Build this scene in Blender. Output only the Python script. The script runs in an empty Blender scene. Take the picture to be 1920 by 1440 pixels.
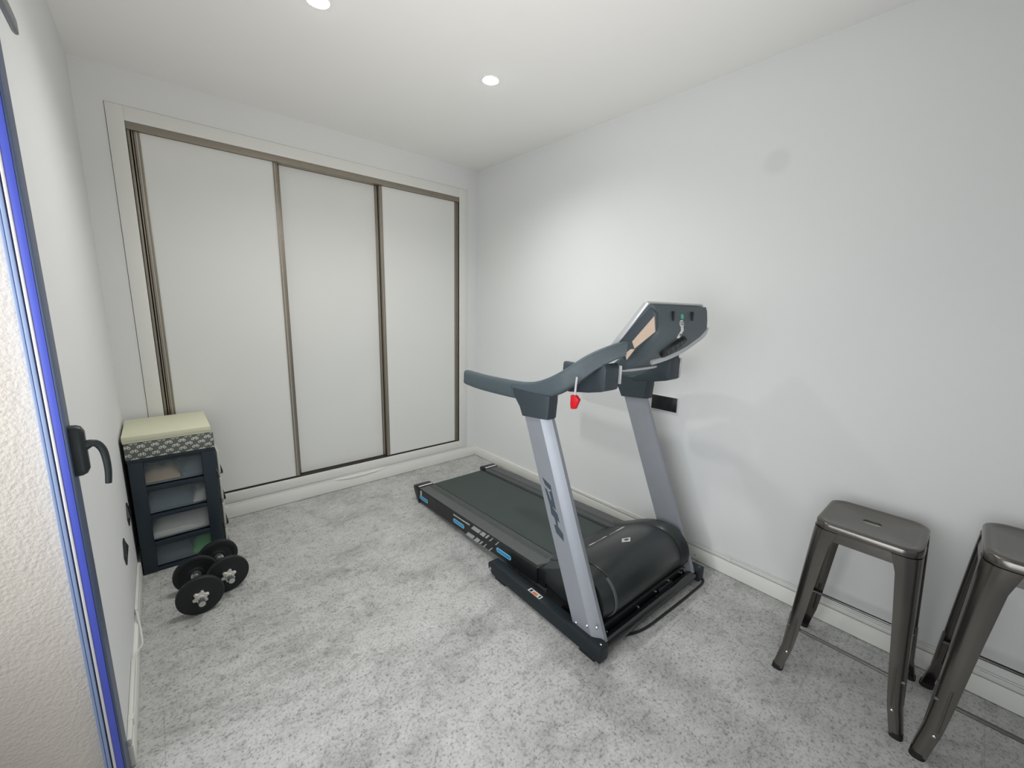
import bpy, bmesh, math, random
from mathutils import Vector, Matrix

random.seed(4)
SC = bpy.context.scene
COL = SC.collection
PI = math.pi
R = math.radians

# ------------------------------------------------------------------ camera
CAM_LOC = (-2.1878, -3.0176, 1.3781)
YAW, PITCH, ROLL, FPX = 0.7164, -0.1836, 0.0243, 765.8
cam_data = bpy.data.cameras.new('camera')
cam = bpy.data.objects.new('camera', cam_data)
COL.objects.link(cam)
fw = Vector((math.sin(YAW) * math.cos(PITCH), math.cos(YAW) * math.cos(PITCH), math.sin(PITCH)))
rt = Vector((math.cos(YAW), -math.sin(YAW), 0))
up = rt.cross(fw)
rt2 = rt * math.cos(ROLL) + up * math.sin(ROLL)
up2 = -rt * math.sin(ROLL) + up * math.cos(ROLL)
m = Matrix((rt2, up2, -fw)).transposed().to_4x4()
m.translation = CAM_LOC
cam.matrix_world = m
cam_data.sensor_width = 36
cam_data.lens = 36 * FPX / 1920
cam_data.clip_start = 0.02
SC.camera = cam

# ------------------------------------------------------------------ world, exposure, daylight
W = bpy.data.worlds.new('daylight')
SC.world = W
W.use_nodes = True
bg = W.node_tree.nodes['Background']
bg.inputs[0].default_value = (0.93, 0.97, 1.0, 1)
bg.inputs[1].default_value = 0.17
SC.view_settings.view_transform = 'Standard'
SC.view_settings.look = 'None'
SC.view_settings.gamma = 1
SC.view_settings.use_curve_mapping = False
SC.view_settings.exposure = 0.38

H = 2.5            # ceiling height
WX = -2.378        # left wall plane
DOOR_Y = -1.546    # far jamb of the garden door
FRONT_Y = -4.3


def area(name, loc, rot, size, energy, color):
    l = bpy.data.lights.new(name, 'AREA')
    l.shape = 'RECTANGLE'
    l.size, l.size_y = size
    l.energy = energy
    l.color = color
    o = bpy.data.objects.new(name, l)
    o.location = loc
    o.rotation_euler = rot
    COL.objects.link(o)
    return o


# daylight: skylight through the garden door, plus two unseen fill lamps added behind the
# camera, the stronger one aimed up to brighten the ceiling
sky_light = area('daylight_garden_door', (-2.80, -2.45, 1.2), (0, 0, 0), (1.1, 2.0), 14, (0.95, 0.98, 1.0))
sky_light.rotation_euler = Vector((2.8, 1.0, -.5)).to_track_quat('-Z', 'Z').to_euler()
sky_light.data.spread = R(130)
ceiling_fill = area('ceiling_fill_behind', (-1.55, -3.4, 0.45), (0, 0, 0), (1.0, .5), 5.6, (1.0, 0.94, 0.89))
ceiling_fill.rotation_euler = Vector((.12, 1.7, 2.0)).to_track_quat('-Z', 'Y').to_euler()
ceiling_fill.data.spread = R(80)
area('room_fill_behind', (-1.2, -4.2, 1.6), (R(90), 0, 0), (2.0, 1.6), 1.5, (1.0, 0.95, 0.90))  # weak warm fill added behind the camera, no actual lamp there


# ------------------------------------------------------------------ materials
def lin(h):
    if isinstance(h, str):
        h = h.lstrip('#')
        c = [int(h[i:i + 2], 16) / 255 for i in (0, 2, 4)]
    else:
        c = [v / 255 for v in h]
    return tuple(v / 12.92 if v <= .04045 else ((v + .055) / 1.055) ** 2.4 for v in c) + (1,)


def mat(name, color, rough=.5, metal=0.0, var=.06, scale=40, bump=0.0, bscale=200, spec=.5,
        alpha=None, trans=0.0, emit=0, coat=0):
    mt = bpy.data.materials.new(name)
    mt.use_nodes = True
    nt = mt.node_tree
    b = nt.nodes['Principled BSDF']
    c = lin(color)
    tc = nt.nodes.new('ShaderNodeTexCoord')
    no = nt.nodes.new('ShaderNodeTexNoise')
    no.inputs['Scale'].default_value = scale
    no.inputs['Detail'].default_value = 4
    nt.links.new(tc.outputs['Object'], no.inputs['Vector'])
    mx = nt.nodes.new('ShaderNodeMix')
    mx.data_type = 'RGBA'
    mx.inputs[6].default_value = tuple(v * (1 - var) for v in c[:3]) + (1,)
    mx.inputs[7].default_value = tuple(min(1, v * (1 + var)) for v in c[:3]) + (1,)
    nt.links.new(no.outputs['Fac'], mx.inputs[0])
    nt.links.new(mx.outputs[2], b.inputs['Base Color'])
    b.inputs['Roughness'].default_value = rough
    b.inputs['Metallic'].default_value = metal
    b.inputs['Specular IOR Level'].default_value = spec
    b.inputs['Coat Weight'].default_value = coat
    b.inputs['Transmission Weight'].default_value = trans
    if alpha is not None:
        b.inputs['Alpha'].default_value = alpha
    if emit:
        b.inputs['Emission Color'].default_value = c
        b.inputs['Emission Strength'].default_value = emit
    if bump:
        n2 = nt.nodes.new('ShaderNodeTexNoise')
        n2.inputs['Scale'].default_value = bscale
        n2.inputs['Detail'].default_value = 3
        nt.links.new(tc.outputs['Object'], n2.inputs['Vector'])
        bp = nt.nodes.new('ShaderNodeBump')
        bp.inputs['Strength'].default_value = bump
        bp.inputs['Distance'].default_value = .004
        nt.links.new(n2.outputs['Fac'], bp.inputs['Height'])
        nt.links.new(bp.outputs['Normal'], b.inputs['Normal'])
    return mt


M = {}
M['ceiling'] = mat('ceiling_paint', (240, 240, 238), .9, var=.01, scale=3, spec=.2)
M['skirting'] = mat('white_skirting', (236, 236, 230), .5, var=.02, scale=6)
M['duct'] = mat('white_plastic_duct', (225, 225, 220), .45, var=.02)
M['wardrobe_white'] = mat('white_lacquer', (230, 230, 225), .55, var=.015, scale=5)
M['door_panel'] = mat('white_panel', (229, 230, 226), .5, var=.015, scale=4)
M['bronze'] = mat('champagne_aluminium', (152, 144, 131), .38, .6, var=.08, scale=30)
M['gap'] = mat('dark_gap', (45, 42, 38), .7, var=.1)
M['blue'] = mat('blue_lacquered_aluminium', (84, 98, 205), .4, .0, var=.08, scale=8)
M['navy'] = mat('dark_blue_lacquer', (70, 84, 112), .4, .0, var=.08, scale=12)
M['lightblue'] = mat('pale_blue_seal', (150, 168, 205), .4, var=.08, scale=14)
M['gasket'] = mat('white_gasket', (225, 222, 225), .6, var=.05, scale=60)
M['black'] = mat('black_plastic', (22, 25, 27), .4, var=.2, scale=60)
M['black_gloss'] = mat('gloss_black_steel', (20, 22, 24), .2, var=.1, coat=.4)
M['black_matt'] = mat('matt_black_steel', (27, 36, 42), .5, .2, var=.15, scale=50)
M['slate'] = mat('slate_plastic', (74, 86, 92), .5, var=.1, scale=60, bump=.15, bscale=500)
M['slate_dark'] = mat('dark_slate_plastic', (50, 60, 67), .5, var=.12, scale=60)
M['silver'] = mat('silver_painted_steel', (158, 162, 170), .5, .45, var=.05, scale=20)
M['silver_light'] = mat('silver_plastic', (196, 198, 200), .3, .3, var=.04)
M['belt'] = mat('running_belt_rubber', (62, 72, 69), .75, var=.07, scale=9, bump=.3, bscale=900)
M['foot_rail'] = mat('grey_ribbed_plastic', (84, 88, 87), .6, var=.15, scale=50)
M['hood'] = mat('motor_cover_plastic', (36, 41, 42), .36, var=.12, scale=30, coat=.1)
M['white_print'] = mat('white_print', (214, 216, 214), .5, var=.06, scale=80)
M['grey_print'] = mat('grey_print', (165, 168, 166), .5, var=.06, scale=80)
M['blue_print'] = mat('cyan_blue_print', (38, 150, 205), .4, var=.12, scale=50)
M['blue_rim'] = mat('pale_cyan_print', (150, 215, 240), .4, var=.06, scale=50)
M['logo'] = mat('dark_print', (62, 74, 84), .5, var=.08)
M['beige'] = mat('beige_inlay', (188, 168, 150), .7, var=.12, scale=120)
M['red'] = mat('red_plastic', (205, 22, 36), .35, var=.15, scale=60)
M['cord_clear'] = mat('pale_cord', (190, 186, 192), .4, var=.05)
M['chrome'] = mat('bright_steel', (205, 205, 205), .22, .9, var=.05)
M['gloss_metal'] = mat('dark_polished_steel', (150, 155, 158), .16, .95, var=.05)
M['zinc'] = mat('bright_zinc', (214, 212, 206), .4, .45, var=.05)
M['green_sticker'] = mat('green_sticker', (80, 178, 140), .5, var=.1)
M['orange_print'] = mat('orange_print', (205, 120, 60), .5, var=.2, scale=200)
M['gun'] = mat('gunmetal_lacquered_steel', (112, 109, 105), .24, .92, var=.14, scale=9, bump=.05, bscale=60)
M['rubber'] = mat('black_rubber', (20, 20, 20), .7, var=.1)
M['iron'] = mat('black_cast_iron', (24, 30, 32), .55, .1, var=.2, scale=60, bump=.2, bscale=300)
M['cream'] = mat('cream_card', (216, 216, 190), .7, var=.03, scale=10)
M['tower'] = mat('dark_blue_black_plastic', (30, 44, 54), .5, var=.15, scale=20)
M['clear'] = mat('frosted_drawer_plastic', (170, 182, 188), .3, var=.08, scale=20, alpha=.17)
M['clear_end'] = mat('milky_drawer_plastic', (205, 205, 196), .35, var=.06, scale=20, alpha=.9)
M['paper'] = mat('white_paper', (215, 215, 208), .8, var=.15, scale=25, bump=.3, bscale=40)
M['kraft'] = mat('tan_paper', (212, 182, 140), .8, var=.12, scale=25)
M['greenstuff'] = mat('green_plastic', (60, 190, 72), .5, var=.25, scale=30)
M['bluegrey'] = mat('blue_grey_cloth', (84, 100, 112), .9, var=.3, scale=18)
M['lamp_ring'] = mat('white_lamp_ring', (240, 240, 240), .4, var=.01)
M['lamp_glow'] = mat('lit_lamp', (245, 250, 255), .4, var=.0, emit=14)
M['lever_grey'] = mat('grey_lever', (120, 123, 128), .35, .5, var=.1, scale=30)
M['lever_black'] = mat('black_lever', (48, 54, 56), .35, .35, var=.2, scale=60)
M['socket'] = mat('black_socket', (26, 34, 36), .3, var=.2, scale=60)
M['cable_black'] = mat('black_cable', (16, 16, 18), .45, var=.1)
M['vent'] = mat('vent_black', (20, 22, 26), .5, var=.1)


def wall_material():
    """white matt paint; on the right wall one greyish rubbed patch"""
    mt = mat('wall_paint', (228, 229, 228), .85, var=.012, scale=2.5, bump=.05, bscale=160, spec=.25)
    return mt


M['wall'] = wall_material()


def wall_patch_material():
    mt = mat('wall_paint_right', (228, 229, 228), .85, var=.012, scale=2.5, bump=.05, bscale=160, spec=.25)
    nt = mt.node_tree
    b = nt.nodes['Principled BSDF']
    src = b.inputs['Base Color'].links[0].from_socket
    tc = nt.nodes.new('ShaderNodeTexCoord')
    mp = nt.nodes.new('ShaderNodeMapping')
    mp.inputs['Location'].default_value = (0, 2.281, -2.054)
    nt.links.new(tc.outputs['Object'], mp.inputs['Vector'])
    ln = nt.nodes.new('ShaderNodeVectorMath')
    ln.operation = 'LENGTH'
    nt.links.new(mp.outputs[0], ln.inputs[0])
    rp = nt.nodes.new('ShaderNodeMapRange')
    rp.inputs[1].default_value = .035
    rp.inputs[2].default_value = .065
    rp.inputs[3].default_value = .93
    rp.inputs[4].default_value = 1.0
    nt.links.new(ln.outputs['Value'], rp.inputs[0])
    sc = nt.nodes.new('ShaderNodeVectorMath')
    sc.operation = 'SCALE'
    nt.links.new(src, sc.inputs[0])
    nt.links.new(rp.outputs[0], sc.inputs['Scale'])
    nt.links.new(sc.outputs[0], b.inputs['Base Color'])
    return mt


M['wall_right'] = wall_patch_material()


def floor_material():
    mt = bpy.data.materials.new('concrete_look_vinyl')
    mt.use_nodes = True
    nt = mt.node_tree
    b = nt.nodes['Principled BSDF']
    tc = nt.nodes.new('ShaderNodeTexCoord')

    def noise(scale, detail, rough=.6, dist=0.0, stretch=None):
        n = nt.nodes.new('ShaderNodeTexNoise')
        n.inputs['Scale'].default_value = scale
        n.inputs['Detail'].default_value = detail
        n.inputs['Roughness'].default_value = rough
        n.inputs['Distortion'].default_value = dist
        if stretch:
            mp = nt.nodes.new('ShaderNodeMapping')
            mp.inputs['Scale'].default_value = stretch
            nt.links.new(tc.outputs['Object'], mp.inputs['Vector'])
            nt.links.new(mp.outputs[0], n.inputs['Vector'])
        else:
            nt.links.new(tc.outputs['Object'], n.inputs['Vector'])
        return n

    def ramp(node, stops):
        r = nt.nodes.new('ShaderNodeValToRGB')
        r.color_ramp.elements[0].position = stops[0][0]
        r.color_ramp.elements[0].color = stops[0][1]
        r.color_ramp.elements[1].position = stops[-1][0]
        r.color_ramp.elements[1].color = stops[-1][1]
        for p, c in stops[1:-1]:
            e = r.color_ramp.elements.new(p)
            e.color = c
        nt.links.new(node.outputs['Fac'], r.inputs['Fac'])
        return r

    def mul(a, bsock, fac):
        mx = nt.nodes.new('ShaderNodeMix')
        mx.data_type = 'RGBA'
        mx.blend_type = 'MULTIPLY'
        mx.inputs[0].default_value = fac
        nt.links.new(a, mx.inputs[6])
        nt.links.new(bsock, mx.inputs[7])
        return mx.outputs[2]

    g = lambda v, t=0: lin((min(255, v + 1 + t), min(255, v + 1), min(255, v)))
    base = ramp(noise(4.2, 8, .68, .4), [(.28, g(190)), (.5, g(208)), (.72, g(220))])
    patch = ramp(noise(2.3, 9, .8, .3, (1.0, 1.6, 1)), [(.32, g(182)), (.50, g(244)), (.68, g(255))])
    mid = ramp(noise(24, 8, .82, .15), [(.36, g(168)), (.47, g(242)), (.66, g(255))])
    fine = ramp(noise(95, 4, .75), [(.37, g(128)), (.455, g(238)), (.66, g(255))])
    c = mul(base.outputs[0], patch.outputs[0], .8)
    c = mul(c, mid.outputs[0], .75)
    c = mul(c, fine.outputs[0], .7)
    # hairline joints between the vinyl tiles
    br = nt.nodes.new('ShaderNodeTexBrick')
    br.inputs['Scale'].default_value = 1.0
    br.inputs['Mortar Size'].default_value = .0012
    br.inputs['Brick Width'].default_value = .92
    br.inputs['Row Height'].default_value = .46
    br.inputs['Color1'].default_value = (1, 1, 1, 1)
    br.inputs['Color2'].default_value = (.95, .95, .95, 1)
    br.inputs['Mortar'].default_value = (.6, .6, .6, 1)
    nt.links.new(tc.outputs['Object'], br.inputs['Vector'])
    c = mul(c, br.outputs['Color'], .5)
    nt.links.new(c, b.inputs['Base Color'])
    b.inputs['Roughness'].default_value = .55
    b.inputs['Specular IOR Level'].default_value = .35
    bp = nt.nodes.new('ShaderNodeBump')
    bp.inputs['Strength'].default_value = .15
    bp.inputs['Distance'].default_value = .003
    nt.links.new(fine.outputs[0], bp.inputs['Height'])
    nt.links.new(bp.outputs[0], b.inputs['Normal'])
    return mt


M['floor'] = floor_material()


def stucco_material():
    mt = mat('rough_cast_render', (217, 209, 199), .95, var=.06, scale=9, spec=.1)
    nt = mt.node_tree
    b = nt.nodes['Principled BSDF']
    tc = nt.nodes.new('ShaderNodeTexCoord')
    n = nt.nodes.new('ShaderNodeTexNoise')
    n.inputs['Scale'].default_value = 115
    n.inputs['Detail'].default_value = 3
    nt.links.new(tc.outputs['Object'], n.inputs['Vector'])
    bp = nt.nodes.new('ShaderNodeBump')
    bp.inputs['Strength'].default_value = .5
    bp.inputs['Distance'].default_value = .007
    nt.links.new(n.outputs['Fac'], bp.inputs['Height'])
    nt.links.new(bp.outputs[0], b.inputs['Normal'])
    return mt


M['stucco'] = stucco_material()


def bike_cloth_material():
    """grey cloth printed with small white bicycles: two wheels, a frame bar and handlebars per motif"""
    mt = bpy.data.materials.new('bicycle_print_cloth')
    mt.use_nodes = True
    nt = mt.node_tree
    b = nt.nodes['Principled BSDF']
    b.inputs['Roughness'].default_value = .85
    tc = nt.nodes.new('ShaderNodeTexCoord')
    sep = nt.nodes.new('ShaderNodeSeparateXYZ')
    nt.links.new(tc.outputs['Object'], sep.inputs[0])

    def mth(op, a, bb=None, cc=None):
        n = nt.nodes.new('ShaderNodeMath')
        n.operation = op
        for i, v in enumerate((a, bb, cc)):
            if v is None:
                continue
            if isinstance(v, (int, float)):
                n.inputs[i].default_value = v
            else:
                nt.links.new(v, n.inputs[i])
        return n.outputs[0]
    CW, CH = .052, .0205
    hor = mth('ADD', sep.outputs['X'], mth('MULTIPLY', sep.outputs['Y'], 1.0))
    rowf = mth('DIVIDE', mth('ADD', sep.outputs['Z'], .006), CH)
    row = mth('FLOOR', rowf)
    v = mth('MULTIPLY', mth('SUBTRACT', mth('SUBTRACT', rowf, row), .5), CH)
    uf = mth('ADD', mth('DIVIDE', hor, CW), mth('MULTIPLY', row, .5))
    u = mth('MULTIPLY', mth('SUBTRACT', mth('SUBTRACT', uf, mth('FLOOR', uf)), .5), CW)

    def blob(cx, cy, r, ring=True):
        dx = mth('SUBTRACT', u, cx)
        dy = mth('SUBTRACT', v, cy)
        d = mth('SQRT', mth('ADD', mth('MULTIPLY', dx, dx), mth('MULTIPLY', dy, dy)))
        if ring:
            return mth('LESS_THAN', mth('ABSOLUTE', mth('SUBTRACT', d, r)), .0016)
        return mth('LESS_THAN', d, r)

    def bar(x0, x1, y0, y1):
        a = mth('MULTIPLY', mth('GREATER_THAN', u, x0), mth('LESS_THAN', u, x1))
        c = mth('MULTIPLY', mth('GREATER_THAN', v, y0), mth('LESS_THAN', v, y1))
        return mth('MULTIPLY', a, c)
    s = blob(-.0085, -.0025, .005)
    for q in (blob(.0085, -.0025, .005), bar(-.008, .008, -.001, .0012), bar(-.0055, .0055, .0028, .005),
              bar(-.0065, -.0045, -.002, .0068), bar(.0045, .0066, -.002, .0078), bar(.003, .0095, .0066, .0084)):
        s = mth('MAXIMUM', s, q)
    no = nt.nodes.new('ShaderNodeTexNoise')
    no.inputs['Scale'].default_value = 260
    nt.links.new(tc.outputs['Object'], no.inputs['Vector'])
    g = nt.nodes.new('ShaderNodeMix')
    g.data_type = 'RGBA'
    g.inputs[6].default_value = lin((84, 88, 82))
    g.inputs[7].default_value = lin((120, 124, 116))
    nt.links.new(no.outputs['Fac'], g.inputs[0])
    mx = nt.nodes.new('ShaderNodeMix')
    mx.data_type = 'RGBA'
    mx.inputs[7].default_value = lin((214, 216, 208))
    nt.links.new(s, mx.inputs[0])
    nt.links.new(g.outputs[2], mx.inputs[6])
    nt.links.new(mx.outputs[2], b.inputs['Base Color'])
    return mt


M['bike'] = bike_cloth_material()


# ------------------------------------------------------------------ mesh helpers
class MB:
    def __init__(self):
        self.bm = bmesh.new()

    def _join(self, t):
        me = bpy.data.meshes.new('tmp')
        t.to_mesh(me)
        t.free()
        self.bm.from_mesh(me)
        bpy.data.meshes.remove(me)
        return self

    def box(self, x0, x1, y0, y1, z0, z1, bev=0, seg=2):
        t = bmesh.new()
        bmesh.ops.create_cube(t, size=1)
        for v in t.verts:
            v.co = Vector(((x0 + x1) / 2 + v.co.x * (x1 - x0), (y0 + y1) / 2 + v.co.y * (y1 - y0),
                           (z0 + z1) / 2 + v.co.z * (z1 - z0)))
        if bev:
            bmesh.ops.bevel(t, geom=t.edges[:], offset=bev, segments=seg, affect='EDGES', profile=.5)
        return self._join(t)

    def prism(self, poly, axis, a0, a1, bev=0, seg=2, only_caps=False):
        """poly in the plane normal to axis: x->(y,z) y->(x,z) z->(x,y)"""
        t = bmesh.new()

        def P(p, a):
            return {'x': (a, p[0], p[1]), 'y': (p[0], a, p[1]), 'z': (p[0], p[1], a)}[axis]
        A = [t.verts.new(P(p, a0)) for p in poly]
        B = [t.verts.new(P(p, a1)) for p in poly]
        n = len(poly)
        fa = t.faces.new(A[::-1])
        fb = t.faces.new(B)
        for i in range(n):
            t.faces.new((A[i], A[(i + 1) % n], B[(i + 1) % n], B[i]))
        bmesh.ops.recalc_face_normals(t, faces=t.faces[:])
        if bev:
            if only_caps:
                ed = list({e for f in (fa, fb) for e in f.edges})
            else:
                ed = t.edges[:]
            bmesh.ops.bevel(t, geom=ed, offset=bev, segments=seg, affect='EDGES', profile=.5)
        bmesh.ops.triangulate(t, faces=[f for f in t.faces if len(f.verts) > 4])
        return self._join(t)

    def loft(self, rings, closed=True, cap=True):
        t = bmesh.new()
        R_ = [[t.verts.new(p) for p in ring] for ring in rings]
        n = len(rings[0])
        for a, b in zip(R_[:-1], R_[1:]):
            for i in range(n if closed else n - 1):
                j = (i + 1) % n
                t.faces.new((a[i], a[j], b[j], b[i]))
        if cap and closed:
            t.faces.new(R_[0][::-1])
            t.faces.new(R_[-1])
        bmesh.ops.recalc_face_normals(t, faces=t.faces[:])
        return self._join(t)

    def tube(self, path, r, n=10, up=(0, 0, 1), r2=None, caps=True, scales=None):
        """circular or elliptic tube (r across, r2 along up) along a list of points"""
        path = [Vector(p) for p in path]
        rings = []
        for i, p in enumerate(path):
            d = (path[min(i + 1, len(path) - 1)] - path[max(i - 1, 0)]).normalized()
            u0 = Vector(up)
            if abs(d.dot(u0)) > .98:
                u0 = Vector((1, 0, 0)) if abs(d.x) < .9 else Vector((0, 1, 0))
            s = d.cross(u0).normalized()
            u = s.cross(d)
            k = scales[i] if scales else 1
            rings.append([p + s * (r * k * math.cos(2 * PI * j / n)) + u * ((r2 or r) * k * math.sin(2 * PI * j / n)) for j in range(n)])
        return self.loft(rings, True, caps)

    def sweep(self, path, section, up=(0, 0, 1), caps=True, scales=None):
        path = [Vector(p) for p in path]
        rings = []
        for i, p in enumerate(path):
            d = (path[min(i + 1, len(path) - 1)] - path[max(i - 1, 0)]).normalized()
            s = d.cross(Vector(up)).normalized()
            u = s.cross(d)
            k = scales[i] if scales else 1
            rings.append([p + s * (a * k) + u * (b * k) for a, b in section])
        return self.loft(rings, True, caps)

    def lathe(self, prof, axis='z', c=(0, 0, 0), n=32, closed=False):
        """prof: (radius, height) along axis; open profile ends get caps"""
        c = Vector(c)
        rings = []
        for r, h in prof:
            ring = []
            for j in range(n):
                a = 2 * PI * j / n
                x, y = r * math.cos(a), r * math.sin(a)
                ring.append(c + Vector({'z': (x, y, h), 'y': (x, h, y), 'x': (h, x, y)}[axis]))
            rings.append(ring)
        if closed:
            rings.append(rings[0])
            return self.loft(rings, True, False)
        return self.loft(rings, True, True)

    def build(self, name, material, parent=None, smooth=32, kind=None):
        me = bpy.data.meshes.new(name)
        bmesh.ops.remove_doubles(self.bm, verts=self.bm.verts[:], dist=1e-6)
        self.bm.to_mesh(me)
        self.bm.free()
        me.materials.append(material)
        if smooth:
            me.shade_smooth()
            me.set_sharp_from_angle(angle=R(smooth))
        o = bpy.data.objects.new(name, me)
        COL.objects.link(o)
        if parent:
            o.parent = parent
        if kind:
            o['kind'] = kind
        return o


def thing(name, label, cat, loc=(0, 0, 0), rz=0, group=None):
    o = bpy.data.objects.new(name, None)
    o.empty_display_size = .1
    o.location = loc
    o.rotation_euler = (0, 0, rz)
    COL.objects.link(o)
    return tag(o, label, cat, group)


def tag(o, label, cat, group=None):
    o['label'] = label
    o['category'] = cat
    if group:
        o['group'] = group
    return o


def smooth_path(pts, sub=6):
    """Catmull-Rom through pts"""
    pts = [Vector(p) for p in pts]
    out = []
    for i in range(len(pts) - 1):
        p0, p1, p2, p3 = pts[max(i - 1, 0)], pts[i], pts[i + 1], pts[min(i + 2, len(pts) - 1)]
        for k in range(sub):
            t = k / sub
            out.append(.5 * ((2 * p1) + (p2 - p0) * t + (2 * p0 - 5 * p1 + 4 * p2 - p3) * t * t + (3 * p1 - p0 - 3 * p2 + p3) * t ** 3))
    out.append(pts[-1])
    return out


def rsq(hx, hy, r, z, n=6, cx=0, cy=0):
    """rounded rectangle ring"""
    out = []
    for (sx, sy, a0) in ((1, 1, 0), (-1, 1, 90), (-1, -1, 180), (1, -1, 270)):
        for k in range(n + 1):
            a = R(a0 + 90 * k / n)
            out.append((cx + sx * (hx - r) + r * math.cos(a), cy + sy * (hy - r) + r * math.sin(a), z))
    return out


def rrect2(hx, hy, r, n=4):
    return [(p[0], p[1]) for p in rsq(hx, hy, r, 0, n)]


def text_mesh(body, size, depth=.0004):
    cu = bpy.data.curves.new('t', 'FONT')
    cu.body = body
    cu.size = size
    cu.align_x = 'CENTER'
    cu.align_y = 'CENTER'
    cu.extrude = depth
    o = bpy.data.objects.new('t', cu)
    COL.objects.link(o)
    dg = bpy.context.evaluated_depsgraph_get()
    me = bpy.data.meshes.new_from_object(o.evaluated_get(dg))
    bpy.data.objects.remove(o)
    bpy.data.curves.remove(cu)
    return me


# ------------------------------------------------------------------ the room
MB().box(-3.6, .2, FRONT_Y, .25, -.12, 0).build('floor', M['floor'], kind='structure')
MB().box(WX - .3, .2, FRONT_Y, .25, H, H + .12).build('ceiling', M['ceiling'], kind='structure')
MB().box(0, .2, FRONT_Y, .25, 0, H).build('wall_right', M['wall_right'], kind='structure')

# back wall with the recess of the wardrobe
wb = MB()
RX0, RX1, RZ0, RZ1 = -2.272, -.107, .105, 2.335
wb.box(WX - .3, RX0, 0, .22, 0, H)
wb.box(RX1, 0, 0, .22, 0, H)
wb.box(RX0, RX1, 0, .22, RZ1, H)
wb.box(RX0, RX1, 0, .22, 0, RZ0)
wb.box(RX0, RX1, .12, .22, RZ0, RZ1)
wb.build('wall_back', M['wall'], kind='structure')

# left wall: painted inner leaf, rough-cast outer leaf showing as the reveal of the garden door
MB().box(WX - .04, WX, DOOR_Y, 0, 0, H).build('wall_left', M['wall'], kind='structure')
MB().box(WX - .32, WX - .0405, -1.585, 0, 0, H).build('wall_outside', M['stucco'], kind='structure')
MB().box(WX - .32, WX, FRONT_Y, -1.586, 2.32, H).build('wall_lintel', M['wall'], kind='structure')

# baseboards and cable ducts
BT = .013
MB().box(-BT, 0, FRONT_Y, 0, .0025, .079, .002).build('baseboard_right', M['skirting'], kind='structure')
MB().box(WX + BT, -BT, -BT, 0, .0025, .088, .002).build('baseboard_back', M['skirting'], kind='structure')
MB().box(WX, WX + BT, DOOR_Y, -BT, .0025, .074, .002).build('baseboard_left', M['skirting'], kind='structure')

# ------------------------------------------------------------------ wardrobe
wd = thing('wardrobe', 'built-in white wardrobe with three sliding doors and bronze metal edges', 'wardrobe', (-1.19, 0, .105))
wo = Vector((1.19, 0, -.105))


def wpart(mb, name, m_, parent=None, **k):
    o = mb.build(name, m_, parent or wd, **k)
    if parent is None or parent is wd:
        o.location = wo
    return o


IX0, IX1, IZ0, IZ1 = -2.203, -.190, .168, 2.264
fr = MB()
e = .002
FD = -.006
fr.box(RX0 + e, IX0, FD, .1, RZ0 + e, RZ1 - e, .0015)
fr.box(IX1, RX1 - e, FD, .1, RZ0 + e, RZ1 - e, .0015)
fr.box(IX0, IX1, FD, .1, IZ1, RZ1 - e, .0015)
fr.box(IX0, IX1, FD, .1, RZ0 + e, IZ0, .0015)
wpart(fr, 'surround', M['wardrobe_white'])
wpart(MB().box(IX0 + .001, IX1 - .001, -.004, .09, IZ1 - .036, IZ1 - .0005, .001), 'top_track', M['bronze'])
wpart(MB().box(IX0 + .001, IX1 - .001, .006, .095, IZ0, IZ0 + .006), 'bottom_track', M['gap'])
wpart(MB().box(IX0 + .001, IX1 - .001, .1, .112, IZ0, IZ1), 'back_board', M['gap'])
wpart(MB().box(IX0 + .002, IX0 + .014, .004, .09, IZ0 + .006, IZ1 - .037, .001)
      .box(IX0 + .019, IX0 + .025, .012, .09, IZ0 + .006, IZ1 - .037, .001), 'jamb_profile', M['bronze'])
wpart(MB().box(IX1 - .012, IX1 - .002, .004, .09, IZ0 + .006, IZ1 - .037, .001), 'jamb_profile', M['bronze'])


def sliding_door(x0, x1, y, stile=.024, left_stile=True, right_stile=True):
    d = wpart(MB().box(x0 + .004, x1 - .004, y + .006, y + .016, IZ0 + .010, IZ1 - .0375), 'sliding_door', M['door_panel'])
    for on, a, b in ((left_stile, x0, x0 + stile), (right_stile, x1 - stile, x1)):
        if not on:
            continue
        s = MB()
        z0, z1 = IZ0 + .008, IZ1 - .0372
        s.box(a, a + stile * .40, y, y + .024, z0, z1, .0012)
        s.box(a + stile * .38, a + stile * .62, y + .015, y + .022, z0, z1)
        s.box(a + stile * .60, b, y, y + .024, z0, z1, .0012)
        s.build('stile', M['bronze'], d)
    return d


sliding_door(IX0 + .028, -1.520, .010)
sliding_door(-1.527, -.866, .046)
sliding_door(-.869, IX1 - .013, .010, stile=.022)

# ------------------------------------------------------------------ garden door on the left
dr = bpy.data.objects.new('door_1', None)
dr.location = (WX, DOOR_Y, 0)
dr['kind'] = 'structure'
COL.objects.link(dr)
d0 = MB().box(-.0035, .0015, -.068, -.001, .01, 2.318, .001)
d0.build('door_stile', M['navy'], dr)
MB().box(-.0175, -.0037, -.069, -.030, .01, 2.318, .001).build('stile_edge', M['blue'], dr)
MB().box(-.0235, -.0178, -.071, -.030, .01, 2.318, .002).build('gasket', M['gasket'], dr)
MB().box(-.0270, -.0237, -.058, -.030, .01, 2.318).build('groove', M['navy'], dr)
MB().box(-.0335, -.0272, -.068, -.030, .01, 2.318, .001).box(-.0345, -.0336, -.063, -.030, .01, 2.318).box(-.0400, -.0346, -.067, -.030, .01, 2.318, .001).build('weather_seal', M['lightblue'], dr)


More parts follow.
